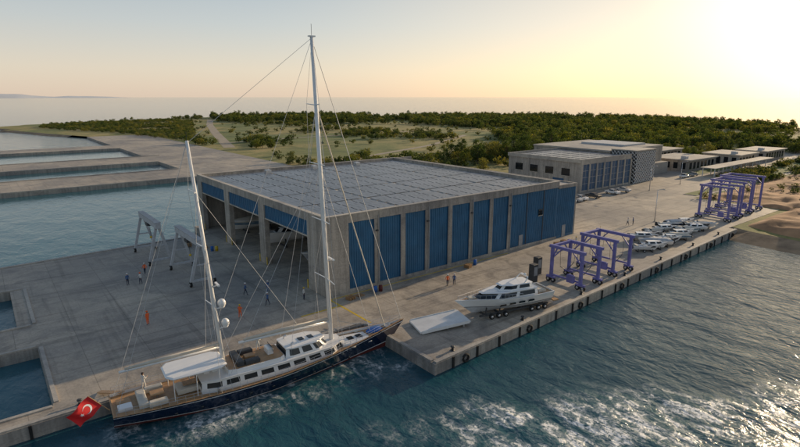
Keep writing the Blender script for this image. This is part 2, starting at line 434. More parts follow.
mb.box(89.1,89.5,HY0+.6,HY1-.5,10.6,HZ,'conc')
for x in (50,64,78):
    for y in (81,99): mb.box(x,x+.7,y,y+.7,0,10.5,'conc')
mb.obj('concrete_frame',E,.03)
mb=MB()
edges=[39.9]+sum([[c-.55,c+.35] for c in cols],[])
spans=[(edges[i],edges[i+1]) for i in range(0,len(edges)-1,2)]+[(75.35,89.5),(89.5,HX1-.5)]
for a,b_ in spans:
    zt=10.5 if a<89 else 10.2
    mb.box(a,b_,HY0+.3,HY0+.5,.45 if a<89 else 0,zt,'blue')
    x=a+.2
    while x<b_-.1:
        mb.box(x,x+.09,HY0+.23,HY0+.3,.46,zt-.01,'blue'); x+=.42
    if a<75:
        mb.box(a,a+.08,HY0+.12,HY0+.22,.46,zt,'blued'); mb.box(b_-.08,b_,HY0+.12,HY0+.22,.46,zt,'blued')
for c in (80,85): mb.box(c-.07,c+.07,HY0+.18,HY0+.24,.46,10.4,'dgrey')
for y0,y1 in((68,83),(85.3,99),(101.3,114.5)):
    mb.box(HX0+.25,HX0+.5,y0,y1,8.2,10.5,'blue')
    y=y0+.3
    while y<y1-.2: mb.box(HX0+.18,HX0+.25,y,y+.1,8.21,10.49,'blue'); y+=.6
    mb.box(HX0+.1,HX0+.5,y0,y1,8.0,8.2,'conc_l')
mb.obj('blue_cladding_panels',E)
mb=MB()
for x in(83.5,): mb.box(x,x+1.2,HY0+.14,HY0+.2,5.6,6.8,'glass'); mb.box(x-.1,x+1.3,HY0+.08,HY0+.14,5.45,5.6,'conc_l')
for x in(78,91.5): mb.box(x,x+1.1,HY0+.16,HY0+.22,.46 if x<89 else .02,2.5,'grey')
for c in(44.9,54.9,64.9,74.9): mb.cbox(c-.25,c+.1,HY0-.3,HY0,8.6,8.8,.03,'dgrey'); mb.tube([(c+.2,HY0-.08,.3),(c+.2,HY0-.08,11)],.06,'grey',6)
for y in(68.3,82.7,85.6,98.7,101.6,114.2): mb.box(HX0-.06,HX0-.004,y-.12,y+.12,.02,1.4,'yellow')
mb.obj('wall_fittings',E)
mb=MB()
mb.box(HX0+.6,89.1,HY0+.55,HY1-.5,10.75,11.0,'roof')
mb.box(89.5,HX1-.5,HY0+.5,HY1-.5,10.3,10.6,'roof')
for y in range(67,116,6): mb.box(HX0+.7,89,y,y+.35,9.9,10.7,'dgrey')
mb.obj('roof',E)
mb=MB()
mb.box(HX0-.05,89.6,HY0-.06,HY0+.62,HZ,HZ+.1,'conc_l'); mb.box(HX0-.05,HX0+.66,HY0+.62,HY1,HZ,HZ+.1,'conc_l')
mb.box(HX0+.66,89.6,HY1-.56,HY1+.05,HZ,HZ+.1,'conc_l'); mb.box(89.0,89.6,HY0+.62,HY1-.56,HZ,HZ+.1,'conc_l')
mb.obj('parapet_coping',E)
mb=MB()
y=HY0+1.8; r_=0
while y<HY1-3.2:
    x=HX0+2.0; c_=0
    while x<86.5:
        for s_ in range(3):
            xa=x+s_*1.0
            mb.add([(xa,y,11.12),(xa+.95,y,11.12),(xa+.95,y+2.0,11.24),(xa,y+2.0,11.24)],[(0,1,2,3)],'solar')
        mb.box(x-.05,x+3,y+2.0,y+2.05,11.01,11.25,'alu')
        mb.box(x-.1,x-.05,y,y+2.0,11.01,11.2,'alu')
        x+=3.25; c_+=1
        if c_%4==0: x+=.5
    y+=2.45; r_+=1
    if r_%4==0: y+=.6
mb.obj('roof_solar_panels',E)
mb=MB()
for x,y in((62,112.6),(74,112.2),(50,112.4)): mb.cbox(x,x+1.2,y,y+1.2,11.0,12.0,.1,'alu')
mb.obj('roof_vents',E)

# ---------------------------------------------------------------- hull helper
def hull(mb,L,B,zs,zk,over,smax=.45,stern=.7,pw=(.35,.9),rows=None,n=28,bul=.35,deck='teak',cap='white',ex=2.2,inner='white'):
    def b_(s):
        return B/2*((1-((s-smax)/(1-smax))**ex) if s>smax else 1-(1-stern)*((smax-s)/smax)**2)
    st=[1-(1-i/n)**1.25 if i/n>.0 else 0 for i in range(n+1)]
    vs=[];
    for s in st:
        for q,_ in rows:
            p=pw[0]+(pw[1]-pw[0])*max(0,s-.5)*2
            hb=max(.015,b_(s)*(q**p if q>0 else 0.01))
            z=zk(s)+q*(zs(s)-zk(s)); x=s*(L-over)+over*(s**6)*q
            vs.append((x,hb,z))
    k=len(rows); fs=[];ms=[]
    for i in range(n):
        for j in range(k-1):
            a=i*k+j; fs.append((a,a+1,a+k+1,a+k)); ms.append(rows[j][1])
    mb.add(vs,[f[::-1] for f in fs],ms,True); mb.add([(x,-y,z) for x,y,z in vs],fs,ms,True)
    tr=[vs[j] for j in range(k)]; poly=tr+[(x,-y,z) for x,y,z in tr[::-1]]
    mb.add(poly,[tuple(range(len(poly)))],rows[-3][1])
    top=[vs[i*k+k-1] for i in range(n+1)]
    inn=[(x if i<n else x-.15,max(.01,y-.13),z+.01) for i,(x,y,z) in enumerate(top)]
    dk=[(x,y,z-bul) for x,y,z in inn]
    for sgn in(1,-1):
        f=lambda p:(p[0],p[1]*sgn,p[2])
        for i in range(n):
            q=[(0,1,2,3)]
            mb.add([f(top[i]),f(top[i+1]),f(inn[i+1]),f(inn[i])],q,cap)
            mb.add([f(inn[i]),f(inn[i+1]),f(dk[i+1]),f(dk[i])],q,inner)
    for i in range(n):
        mb.add([dk[i],dk[i+1],(dk[i+1][0],-dk[i+1][1],dk[i+1][2]),(dk[i][0],-dk[i][1],dk[i][2])],[(0,1,2,3)],deck)
    a,c=top[0],inn[0]
    mb.add([(a[0],a[1],a[2]),(a[0],-a[1],a[2]),(a[0]+.13,-c[1],a[2]+.01),(a[0]+.13,c[1],a[2]+.01)],[(0,1,2,3)],cap)
    mb.add([(a[0]+.13,c[1],a[2]+.01),(a[0]+.13,-c[1],a[2]+.01),(a[0]+.13,-c[1],a[2]-bul),(a[0]+.13,c[1],a[2]-bul)],[(0,1,2,3)],inner)
    return b_,st

def house(mb,prof,levels,ka=1,kf=1,body='white',win='glass',top='white',seg=.55,mull=3):
    x0,x1=prof[0][0],prof[-1][0]; LL=x1-x0
    dense=[]
    for (xa,ha),(xb,hb) in zip(prof,prof[1:]):
        k=max(1,int(round(math.hypot(xb-xa,hb-ha)/seg)))
        for i in range(k): t=i/k; dense.append((xa+(xb-xa)*t,ha+(hb-ha)*t))
    dense.append(prof[-1])
    ring=dense+[(x,-h) for x,h in dense[::-1]]
    n=len(ring); nd=len(dense); allv=[]
    for z,ins,_ in levels:
        sc=(LL-ins*(ka+kf))/LL
        for x,h in ring:
            hh=max(.05,abs(h)-ins)*(1 if h>0 else -1)
            allv.append((x0+ins*ka+(x-x0)*sc,hh,z))
    fs=[];ms=[]
    for l in range(len(levels)-1):
        kd=levels[l][2]
        for i in range(n):
            j=(i+1)%n; fs.append((l*n+j,l*n+i,(l+1)*n+i,(l+1)*n+j))
            idx=i if i<nd else 2*nd-2-i
            ms.append(win if kd=='w' and (idx%mull!=0 or i in(nd-1,)) else body)
    mb.add(allv,fs,ms)
    mb.add(allv[-n:],[tuple(range(n))[::-1]],top)

# ---------------------------------------------------------------- sailing yacht
yx,yy=6.0,50.15; YR=R(-4.6)
Yt=empty('sailing_yacht',(yx,yy,SEA),YR)
zs=lambda s:1.85+1.5*max(0,.4-s)**2+2.9*max(0,s-.42)**1.8
zk=lambda s:-1.0+1.25*max(0,.3-s)/.3+1.0*max(0,s-.75)
mb=MB()
rows=[(0,'redb'),(.2,'redb'),(.33,'redb'),(.38,'white'),(.41,'navy'),(.55,'navy'),(.7,'navy'),(.83,'navy'),(.9,'white'),(.925,'navy'),(.975,'teak'),(1,'teak')]
hb,st=hull(mb,32.0,6.3,zs,zk,3.1,.45,.72,(.30,.95),rows,36,.3,'teak','teak',2.1,'white')
for i in range(9):
    x=5+i*2.3; s=x/28.9; y=hb(s)
    for sg_ in(1,-1): mb.sphere((x,sg_*(y*.965),.95),.16,'glass',10,5,(1,.35,.8))
mb.obj('hull',Yt)
DK=1.6
mb=MB()
house(mb,[(7.6,1.7),(9,2.15),(16,2.25),(21.5,1.85),(23.2,.9)],[(DK-.15,0,'b'),(DK+.45,.03,'w'),(DK+.95,.12,'b'),(DK+1.15,.16,'b'),(DK+1.16,.0,'b'),(DK+1.24,.0,'b')],.6,2.2,mull=4,seg=.45)
house(mb,[(16.2,1.5),(17,1.75),(20,1.6),(21.3,.8)],[(DK+1.2,0,'b'),(DK+1.4,.02,'w'),(DK+2.0,.22,'b'),(DK+2.1,.1,'b'),(DK+2.2,.14,'b')],.5,2.6,mull=4,seg=.4)
house(mb,[(4.6,1.2),(5.1,1.9),(9.5,2.0),(10.2,1.5)],[(DK+2.25,.05,'b'),(DK+2.36,0,'b'),(DK+2.45,.15,'b')],1,1)
for x,y in((5.2,1.7),(9.3,1.8),(7.2,1.85)):
    for s_ in(1,-1): mb.tube([(x,y*s_,DK),(x,y*s_,DK+2.27)],.045,'white',6)
house(mb,[(10.2,1.6),(11,1.9),(15.6,1.9),(16.1,1.5)],[(DK+1.24,0,'b'),(DK+1.62,.06,'b'),(DK+1.63,.14,'b')],.5,.5,top='teak')
mb.cbox(12.0,13.5,-1.55,-.9,DK+1.63,DK+2.05,.08,'dgrey'); mb.cbox(12.0,13.5,.9,1.55,DK+1.63,DK+2.05,.08,'dgrey')
mb.cbox(11.2,11.9,-1.5,1.5,DK+1.63,DK+2.15,.08,'dgrey'); mb.cbox(12.3,13.3,-.4,.4,DK+1.63,DK+1.95,.05,'teak')
mb.cbox(14.6,15.2,-.6,.6,DK+1.63,DK+2.35,.15,'white')
mb.add([(15.2,-.8,DK+1.9),(15.2,.8,DK+1.9),(15.0,.75,DK+2.6),(15.0,-.75,DK+2.6)],[(0,1,2,3)],'glass')
for x,y in((18.2,0),(19.3,.0)): mb.cbox(x,x+.6,y-.35,y+.35,DK+2.2,DK+2.27,.03,'glass')
for x in(8.2,9.0): mb.cbox(x,x+.5,-.3,.3,DK+1.24,DK+1.5,.05,'white')
for y in(-1.3,1.3): mb.tube([(17,y*.8,DK+2.2),(17,y*.8,DK+2.45),(17.3,y*.8,DK+2.5)],[.08,.08,.13],'alu',8)
house(mb,[(23.0,1.2),(23.8,1.35),(26.8,1.0),(27.6,.5)],[(DK+.1,0,'b'),(DK+.62,.12,'b'),(DK+.66,.2,'b')],1,1.5)
for x in(24.2,25.3): mb.cbox(x,x+.7,-.35,.35,DK+.66,DK+.78,.04,'glass')
mb.cbox(2.2,3.0,-1.5,1.5,DK+.1,DK+.6,.08,'cush'); mb.cbox(3.0,4.6,1.15,1.75,DK+.1,DK+.6,.08,'cush'); mb.cbox(3.0,4.6,-1.75,-1.15,DK+.1,DK+.6,.08,'cush')
mb.cbox(3.3,4.5,-.5,.5,DK+.55,DK+.65,.02,'teak'); mb.tube([(3.9,0,DK),(3.9,0,DK+.56)],.08,'alu',6)
mb.cbox(5.6,8.6,-.9,.9,DK+.1,DK+.55,.06,'cush'); mb.cbox(6.2,8,-.45,.45,DK+.7,DK+.78,.02,'teak')
mb.cbox(.5,1.7,-1.1,-.1,DK+.12,DK+.45,.06,'white'); mb.cbox(.5,1.7,.15,1.1,DK+.12,DK+.35,.06,'teak')
mb.obj('superstructure',Yt,.03)
mb=MB()
zf=zs(.86)-.28
mb.sphere((27.9,.15,zf+.15),1,'bluec',12,8,(1.15,.6,.35))
mb.cbox(29.2,29.7,-.3,.3,zf+.0,zf+.45,.05,'alu'); mb.wheel((29.9,.0,zf+.35),.16,.2,(0,1,0),'alu')
for x,y in((22.6,1.9),(22.6,-1.9),(9,-2.5),(9,2.5)): mb.tube([(x,y,DK),(x,y,DK+.5),(x,y,DK+.55)],[.14,.11,.15],'alu',10)
for x,y in((24,-1.7),(26,1.4)):
    for q in range(4): mb.tube([(x+(.12+.07*q)*math.cos(t*.7),y+(.12+.07*q)*math.sin(t*.7),DK+.12+zs(x/32)-1.85) for t in range(10)],.03,'cush',4)
mb.obj('foredeck_equipment',Yt)
mb=MB()
MX,MT=22.2,35.0; AX,AT=10.35,25.5
def mast(bx,zt,rake,r0,r1,z0=DK):
    def at(z): t=(z-z0)/(zt-z0); return (bx-rake*t,0,z)
    mb.tube([at(z0),at(z0+(zt-z0)*.5),at(zt)],[r0,r0*.93,r1],'white',10); return at
am=mast(MX,MT,1.1,.26,.17); aa=mast(AX,AT,1.7,.21,.14)
mb.tube([am(MT),(am(MT)[0],0,MT+1.2)],.02,'dgrey',4); mb.tube([aa(AT),(aa(AT)[0],0,AT+.8)],.02,'dgrey',4)
mb.box(am(MT)[0]-.35,am(MT)[0]+.35,-.15,.15,MT,MT+.12,'white')
sp={}
for key,at,zz,w in(('m',am,(10,16.5,22.5,28.5),(2.5,2.2,1.9,1.5)),('a',aa,(9.5,15.5,20.8),(1.9,1.6,1.2))):
    sp[key]=[]
    for z,ww in zip(zz,w):
        p=at(z)
        for s_ in(1,-1): mb.tube([p,(p[0]-.35,s_*ww,z+.12)],[.07,.04],'white',6)
        sp[key].append((p[0]-.35,ww,z+.12))
mb.obj('masts_and_spreaders',Yt)
mb=MB(); rr=.018
def line(a,b_,r=rr): mb.tube([a,b_],r,'lgrey',4,False)
for key,at,zt,bx in(('m',am,MT,MX),('a',aa,AT,AX)):
    s=bx/32.0; dkz=zs(s); hbm=hb(s)-.1
    for s_ in(1,-1):
        prev=(bx-.2,s_*hbm,dkz)
        for (x,w,z) in sp[key]:
            line(prev,(x,s_*w,z)); prev=(x,s_*w,z)
        line(prev,at(zt-.3))
        line((bx+.7,s_*hbm,dkz),at(sp[key][0][2])); line((bx-1.2,s_*hbm,dkz),at(sp[key][1][2]))
        for a,(x,w,z) in zip(sp[key][1:],sp[key]): line((x,s_*w,z),at(a[2]-.1))
bow=(31.6,0,zs(1)+.05)
line(am(MT-.2),bow,.035); mb.tube([am(28.5),(29.2,0,zs(.92))],.07,'cush',6); line(am(22.5),(27.2,0,zs(.88)),.025)
line(am(MT-.2),(AX-1.2,0,DK+4.5)) ; line(am(MT-.1),aa(AT-.2)); line(aa(AT-.1),(.4,1.6,zs(0))); line(aa(AT-.1),(.4,-1.6,zs(0)))
line(am(22.5),(AX,1.9,DK+1.3)); line(am(22.5),(AX,-1.9,DK+1.3))
line(aa(20.8),(MX-3,0,DK+2.3)); line(am(28.5),(MX-5.5,1.6,DK+1.5)); line(am(28.5),(MX-5.5,-1.6,DK+1.5))
mb.obj('standing_rigging',Yt)
mb=MB()
mb.tube([(MX-.3,0,DK+3.4),(AX+1.5,0,DK+3.5)],[.17,.15],'white',8); mb.tube([(MX-.5,0,DK+3.7),(MX-5,0,DK+3.78),(AX+2,0,DK+3.72)],[.2,.22,.12],'cush',8)
mb.tube([(AX-.25,0,DK+3.6),(1.0,.0,DK+3.5)],[.14,.12],'white',8); mb.tube([(AX-.4,0,DK+3.86),(5,0,DK+3.8),(1.5,0,DK+3.7)],[.17,.18,.1],'cush',8)
for z,x in((9.7,.75),(7.6,.8)):
    p=aa(z); mb.tube([(p[0],0,z-.5),(p[0]+x,0,z-.45)],.06,'white',6); mb.tube([(p[0]+x,0,z-.5),(p[0]+x,0,z-.3)],[.2,.3],'white',10); mb.sphere((p[0]+x,0,z),.40,'white',14,10,(1,1,1.1))
p=am(12); mb.tube([(p[0],0,12),(p[0]+.6,0,12.05)],.05,'white',6); mb.box(p[0]+.5,p[0]+.7,-.7,.7,12.1,12.25,'white')
p=aa(11.6); mb.tube([(p[0],0,11.5),(p[0]+.6,0,11.55)],.05,'white',6); mb.box(p[0]+.5,p[0]+.7,-.6,.6,11.6,11.75,'white')
mb.obj('booms_and_domes',Yt)
mb=MB()
for sgn in(1,-1):
    prev=None
    k=40
    for i in range(k+1):
        s=.01+.975*i/k; x=s*28.9+3.1*s**6; y=sgn*max(.05,hb(s)-.07); z=zs(s)
        mb.tube([(x,y,z),(x,y,z+.65)],.018,'alu',4,False)
        if prev:
            for dz in(.35,.65): mb.tube([(prev[0],prev[1],prev[2]+dz),(x,y,z+dz)],.014,'alu',4,False)
        prev=(x,y,z)
mb.obj('guard_rails',Yt)
mb=MB()
for i in range(7):
    x=5+3.4*i; s=x/32.0; mb.tube([(x,hb(s)+.12,.5),(x,hb(s)+.16,.7),(x,hb(s)+.16,1.3),(x,hb(s)+.12,1.5)],[.05,.17,.17,.05],'white',8)
mb.obj('fenders',Yt)
mb=MB()
for a,b_ in(((1.0,2.0,zs(0)),(-3,3.2,1.75)),((16,3.0,1.9),(20,5.9,1.75)),((29,1.2,2.6),(26,6.3,1.75)),((6,2.8,1.9),(9,4.4,1.75))):
    A=Vector(a);B=Vector(b_); mb.tube([A,A.lerp(B,.5)-Vector((0,0,.25)),B],.03,'cush',5)
mb.obj('mooring_lines',Yt)
mb=MB(); mb.beam((1.2,2.0,2.05),(-.6,4.6,1.42),.5,'teak',.08); mb.obj('gangway',Yt)
mb=MB(); A_=Vector((-.1,-.6,2.0)); mb.tube([A_,A_+Vector((-1.5,0,1.9))],.035,'teak',6)
nu,nv=16,10; Wf,Hf=2.5,1.6
def fp(u,v_):
    base=A_+Vector((-1.5,0,1.9))*(1-v_*.62)
    w=.16*math.sin(u*7+v_*2)*min(1,u*2)
    return base+Vector((-u*Wf*.72,-u*Wf*.35+w,-u*Wf*.42-.05*v_+w*.3))
vs=[fp(i/nu,j/nv) for j in range(nv+1) for i in range(nu+1)]
mb.add(vs,[(j*(nu+1)+i,j*(nu+1)+i+1,(j+1)*(nu+1)+i+1,(j+1)*(nu+1)+i) for j in range(nv) for i in range(nu)],'red',True)
def fn_(u,v_):
    a=fp(u+.01,v_)-fp(u-.01,v_); b_=fp(u,v_+.01)-fp(u,v_-.01); return a.cross(b_).normalized()
for sg_ in(1,-1):
    cr=[]; K=14
    asp=Hf/Wf
    for i in range(K+1):
        t=R(40)+R(280)*i/K; cr.append((.36+.25*asp*math.cos(t),.5+.25*math.sin(t)))
    for i in range(K+1):
        t=R(320)-R(280)*i/K; cr.append((.36+.0625*asp+.2*asp*math.cos(t),.5+.2*math.sin(t)))
    cv=[fp(u,v_)+fn_(u,v_)*.012*sg_ for u,v_ in cr]
    fs=[(i,i+1,2*K+1-i-1,2*K+1-i) for i in range(K)]
    mb.add(cv,fs,'flagw')
    sc=[]
    for i in range(10):
        t=R(180)+2*math.pi*i/10; r_=.13 if i%2==0 else .052; sc.append((.60+r_*asp*math.cos(t),.5+r_*math.sin(t)))
    sv=[fp(u,v_)+fn_(u,v_)*.012*sg_ for u,v_ in [(.60,.5)]+sc]
    mb.add(sv,[(0,1+i,1+(i+1)%10) for i in range(10)],'flagw')
mb.obj('turkish_flag',Yt)

# ---------------------------------------------------------------- motor yacht on wheeled cradle
My=empty('motor_yacht',(58.9,42.5,0),R(180-13))
mb=MB(); mb.T=Matrix.Translation((0,0,.75))
zs2=lambda s:1.75+.55*max(0,s-.3)**1.3; zk2=lambda s:-.25+1.3*max(0,s-.6)**1.6
hull(mb,14.6,4.2,zs2,zk2,2.6,.4,.9,(.28,.8),[(0,'lgrey'),(.25,'lgrey'),(.42,'dgrey'),(.46,'white'),(.6,'white'),(.72,'white'),(.86,'white'),(1,'white')],24,.15,'teak','white',2.4)
for sg_ in(1,-1):
    for xa in(3.5,5.0,6.5,8.0): mb.add([(xa,sg_*2.10,1.05),(xa+1.1,sg_*2.10,1.05),(xa+1.0,sg_*2.14,1.32),(xa+.1,sg_*2.14,1.32)],[(0,1,2,3)],'glass')
house(mb,[(2.6,1.65),(3.2,1.8),(8.4,1.7),(11.4,.6)],[(1.6,0,'b'),(1.9,.04,'w'),(2.4,.22,'b'),(2.55,.15,'b'),(2.62,.25,'b')],.2,4.2,seg=.5,mull=6)
house(mb,[(3.2,1.2),(3.8,1.35),(6.8,1.25),(8.2,.6)],[(2.62,0,'b'),(2.75,.04,'w'),(3.15,.2,'b'),(3.22,.05,'b'),(3.3,.15,'b')],.3,3.2,seg=.45,mull=5)
mb.cbox(11.6,12.6,-.35,.35,2.0,2.25,.08,'cush'); mb.cbox(1.0,2.2,-1.3,1.3,1.6,2.0,.1,'cush')
mb.tube([(4.4,1.0,3.3),(3.8,.8,3.95),(3.8,-.8,3.95),(4.4,-1.0,3.3)],.08,'white',6); mb.sphere((3.9,.3,4.15),.2,'white'); mb.box(3.7,4.0,-.6,0,4.05,4.13,'white')
mb.box(-.9,.0,-1.8,1.8,.25,.4,'teak')
for sg_ in(1,-1):
    prev=None
    for i in range(14):
        s=.45+.53*i/13; x=s*12.0+2.6*s**6; y=sg_*max(.05,4.2/2*(1-((s-.4)/.6)**2.4)-.1); z=zs2(s)
        mb.tube([(x,y,z),(x,y,z+.5)],.02,'alu',4,False)
        if prev: mb.tube([(prev[0],prev[1],prev[2]+.5),(x,y,z+.5)],.02,'alu',4,False)
        prev=(x,y,z)
mb.obj('boat',My)
mb=MB()
for y in(-1.2,1.2):
    mb.beam((.5,y,.62),(11.5,y,.62),.2,'dgrey',.24)
    for x in(1.2,2.3,3.4,7.6,8.7,9.8): mb.wheel((x,y*1.22,.36),.36,.3,(0,1,0))
    for x in(1.5,5,8.5,10.6): mb.beam((x,y,.65),(x,y*1.12,1.25 if x<10 else 1.7),.14,'dgrey')
for x in(1.5,5,8.5,10.6): mb.beam((x,-1.2,.6),(x,1.2,.6),.18,'dgrey',.2)
mb.obj('wheeled_cradle',My)
mb=MB(); mb.T=Matrix.Translation((42.6,46.2,.30))@Matrix.Rotation(R(-18),4,'Z')@Matrix.Rotation(R(-4.5),4,'Y')
mb.cbox(-3.4,3.4,-1.9,1.9,.05,.28,.05,'whitep'); mb.box(-3.2,3.2,-2.0,-1.9,.0,.36,'whitep'); mb.box(-3.2,3.2,1.9,2.0,.0,.36,'whitep')
for x in(-1,1,3): mb.box(x-.08,x+.08,-1.7,1.7,-.1,.05,'grey')
mb.T=Matrix.Translation((42.6,46.2,0))@Matrix.Rotation(R(-18),4,'Z')
for x,y in((2.6,1.5),(2.6,-1.5),(.4,1.5),(.4,-1.5)): mb.box(x-.1,x+.1,y-.1,y+.1,.006,.32+x*.07,'grey')
mb.obj('loading_ramp')

# ---------------------------------------------------------------- small motorboats
def small_boat(kind,L=6.5,B=2.4,trailer=True,zoff=.55):
    mb=MB(); mb.T=Matrix.Translation((0,0,zoff))
    z1=lambda s:.75+.3*s*s; z0=lambda s:-.25+.6*max(0,s-.65)**1.5
    c=['white','lgrey','white','navy','white','bluet'][kind%6]
    hull(mb,L,B,z1,z0,.9,.35,.92,(.35,.9),[(0,'white'),(.3,'white'),(.5,c),(.8,c),(.9,'white'),(1,'white')],14,.12 if kind%3==1 else .3,'white' ,'white',2.4)
    if kind%3==0:
        mb.cbox(.4,1.0,-.9,.9,.5,.95,.06,'cush'); mb.cbox(2.2,2.9,-.45,.45,.5,1.25,.1,'white')
        mb.add([(2.9,-.6,1.0),(2.9,.6,1.0),(2.6,.5,1.6),(2.6,-.5,1.6)],[(0,1,2,3)],'glass')
        mb.cbox(3.4,4.6,-.6,.6,.5,.8,.08,'dgrey')
    elif kind%3==1:
        house(mb,[(1.2,.8),(1.6,.9),(3.6,.85),(4.8,.4)],[(.6,0,'b'),(.9,.03,'w'),(1.25,.18,'b'),(1.3,.25,'b')],.2,2.6,seg=.4,mull=4)
    else:
        cc='lgrey' if kind!=5 else 'cush'
        house(mb,[(.1,.9),(.8,1.15),(4,1.05),(5.9,.3)],[(.75,0,'b'),(1.0,.25,'b'),(1.15,.6,'b')],1,1.5,body=cc,top=cc)
    mb.cbox(-.5,0,-.25,.25,.1,1.0,.1,'dgrey')
    mb.T=Matrix.Identity(4)
    for x in(1,4):
        mb.beam((x,-.9,.1),(x,.9,.1),.15,'dgrey')
        for y in(-.85,.85): mb.beam((x,y,.1),(x,y*.8,zoff+.2),.1,'dgrey')
    if trailer:
        for y in(-.95,.95): mb.wheel((2.2,y,.3),.3,.2,(0,1,0))
    return mb
bm_=[small_boat(k,5.6+.4*(k%3),2.1,k%2==0).obj('motorboat') for k in range(6)]
pos=[]
for i in range(12):
    x=95+i*2.55; y=46.2+(x-92)*.08+random.uniform(-.6,.6)
    pos.append((x,y,R(-42+random.uniform(-12,12)+(180 if i in(2,5,9) else 0))))
for i in range(7):
    x=102+i*3.5; pos.append((x,51.2+(x-92)*.05+random.uniform(-.6,.6),R(-40+random.uniform(-16,16))))
for i,(x,y,a) in enumerate(pos):
    o=bm_[i] if i<6 else bpy.data.objects.new('motorboat',bm_[(i*5+1)%6].data)
    if i>=6: COL.objects.link(o)
    o.rotation_euler=(0,0,a); o.location=(x-2.6*math.cos(a),y-2.6*math.sin(a),.01); q=random.uniform(.78,1.0); o.scale=(q,q,q)
def big_boat(x,y,rz,s,k):
    o=small_boat(k,6.5,2.3,False,.7).obj('motorboat'); o.location=(x,y,.01); o.rotation_euler=(0,0,rz); o.scale=(s,s,s); return o
big_boat(51.5,75,R(180),2.0,1); big_boat(51,92,R(180),1.9,4); big_boat(49,107,R(180),1.7,5); big_boat(68,78,R(180),2.0,1); big_boat(66,94,R(178),1.8,0)

# ---------------------------------------------------------------- travel lifts (violet)
def lift(x0,x1,y0,y1,h,name='boat_travel_lift'):
    mb=MB(); c='violet'
    for x in(x0,x1):
        for y in(y0,y1):
            mb.box(x-.2,x+.2,y-.22,y+.22,.9,h-.002,c)
            mb.wheel((x,y-.45,.4),.4,.35,(1,0,0)); mb.wheel((x,y+.45,.4),.4,.35,(1,0,0))
            mb.box(x-.26,x+.26,y-.75,y+.75,.7,.98,c)
        mb.box(x-.22,x+.22,y0-.5,y1+.5,h,h+.45,c)
        mb.beam((x,y0+.22,1.2),(x,y1-.22,1.2),.24,c,.26)
        mb.beam((x,y0+.2,h-1.5),(x,y0+1.6,h),.17,c); mb.beam((x,y1-.2,h-1.5),(x,y1-1.6,h),.17,c)
    mb.box(x0+.22,x1-.22,y1-.22,y1+.22,h+.02,h+.43,c)
    mb.beam((x0+.2,y1,h-1.5),(x0+1.6,y1,h+.05),.17,c); mb.beam((x1-.2,y1,h-1.5),(x1-1.6,y1,h+.05),.17,c)
    for y in(y0+1,y1-1.2):
        for x in(x0,x1): mb.tube([(x+(.3 if x==x0 else -.3),y,h+.1),(x+(.5 if x==x0 else -.5),y,2.6)],.035,'dgrey',4)
        mb.tube([(x0+.5,y,2.6),((x0+x1)/2,y,1.7),(x1-.5,y,2.6)],.06,'dgrey',5)
    mb.cbox(x0-.7,x0-.23,y0+.8,y0+2.0,.98,2.2,.08,c)
    mb.tube([(x1+.25,y1,.9),(x1+.25,y1,h+.9)],.03,'yellow',4)
    mb.obj(name,None,.02)
lift(67.2,71.8,42.4,47.6,5.5); lift(77.0,81.8,43.0,48.8,5.6)
lift(133,138,47.6,54,7.6); lift(141,146.5,48,55,8.0); lift(149,154.5,48.5,56,8.2)
for x,y in((64.6,49.0),(68.2,51.0)):
    mb=MB(); mb.cbox(-.55,.55,-.45,.45,.1,3.0,.06,'dgrey'); mb.box(-.65,.65,-.55,.55,.006,.1,'conc_l'); mb.box(-.4,.4,-.47,-.45,1.2,2.6,'grey'); o=mb.obj('utility_cabinet'); o.location=(x,y,0)

def gantry(x,y0,y1,h):
    mb=MB(); c='lgrey'
    mb.box(x-.4,x+.4,y0-.8,y1+.8,h,h+.95,c); mb.box(x-.5,x+.5,y0-.8,y1+.8,h+.95,h+1.03,'grey')
    for y in(y0,y1):
        for s_ in(-1,1): mb.beam((x+s_*.25,y,h),(x+s_*1.7,y,.8),.38,c,.42); mb.wheel((x+s_*1.8,y,.4),.4,.35,(1,0,0))
        mb.beam((x-1.9,y,.85),(x+1.9,y,.85),.3,c,.3); mb.beam((x-.9,y,h*.52),(x+.9,y,h*.52),.2,c,.2)
    ym=(y0+y1)/2; mb.box(x-.55,x+.55,ym-.7,ym+.7,h-.5,h-.003,'dgrey'); mb.tube([(x,ym,h-.5),(x,ym,h-2.6)],.04,'dgrey',5); mb.sphere((x,ym,h-2.7),.22,'yellow',8,6)
    mb.obj('gantry_crane',None,.02)
gantry(21.8,94.5,105,6.4); gantry(24.0,79.5,90,6.2)
def pallet(x,y,a,k):
    mb=MB()
    for j in range(k):
        for i in range(5): mb.box(-.6,.6,-.5+i*.22,-.38+i*.22,.12+j*.15,.14+j*.15,'teak')
        for q in(-.5,0,.42): mb.box(q,q+.08,-.5,.5,.006+j*.15,.12+j*.15,'teak')
    o=mb.obj('wooden_pallet'); o.location=(x,y,0); o.rotation_euler=(0,0,a)
for x,y,k in((38.5,60.5,3),(40.3,60.8,1),(62,60.5,4),(31,100,3),(29,103,5),(86,60,3),(89,60.6,2)): pallet(x,y,random.uniform(-.3,.3),k)
def drum(x,y,c):
    mb=MB(); mb.tube([(0,0,0),(0,0,.3),(0,0,.31),(0,0,.6),(0,0,.61),(0,0,.88)],[.28,.28,.3,.3,.28,.28],c,14); o=mb.obj('oil_drum'); o.location=(x,y,.006)
for x,y,c in((43,60.7,'bluec'),(43.8,60.5,'redb'),(64,60.8,'bluec'),(31.5,97,'bluec'),(32.2,96.6,'yellow')): drum(x,y,c)

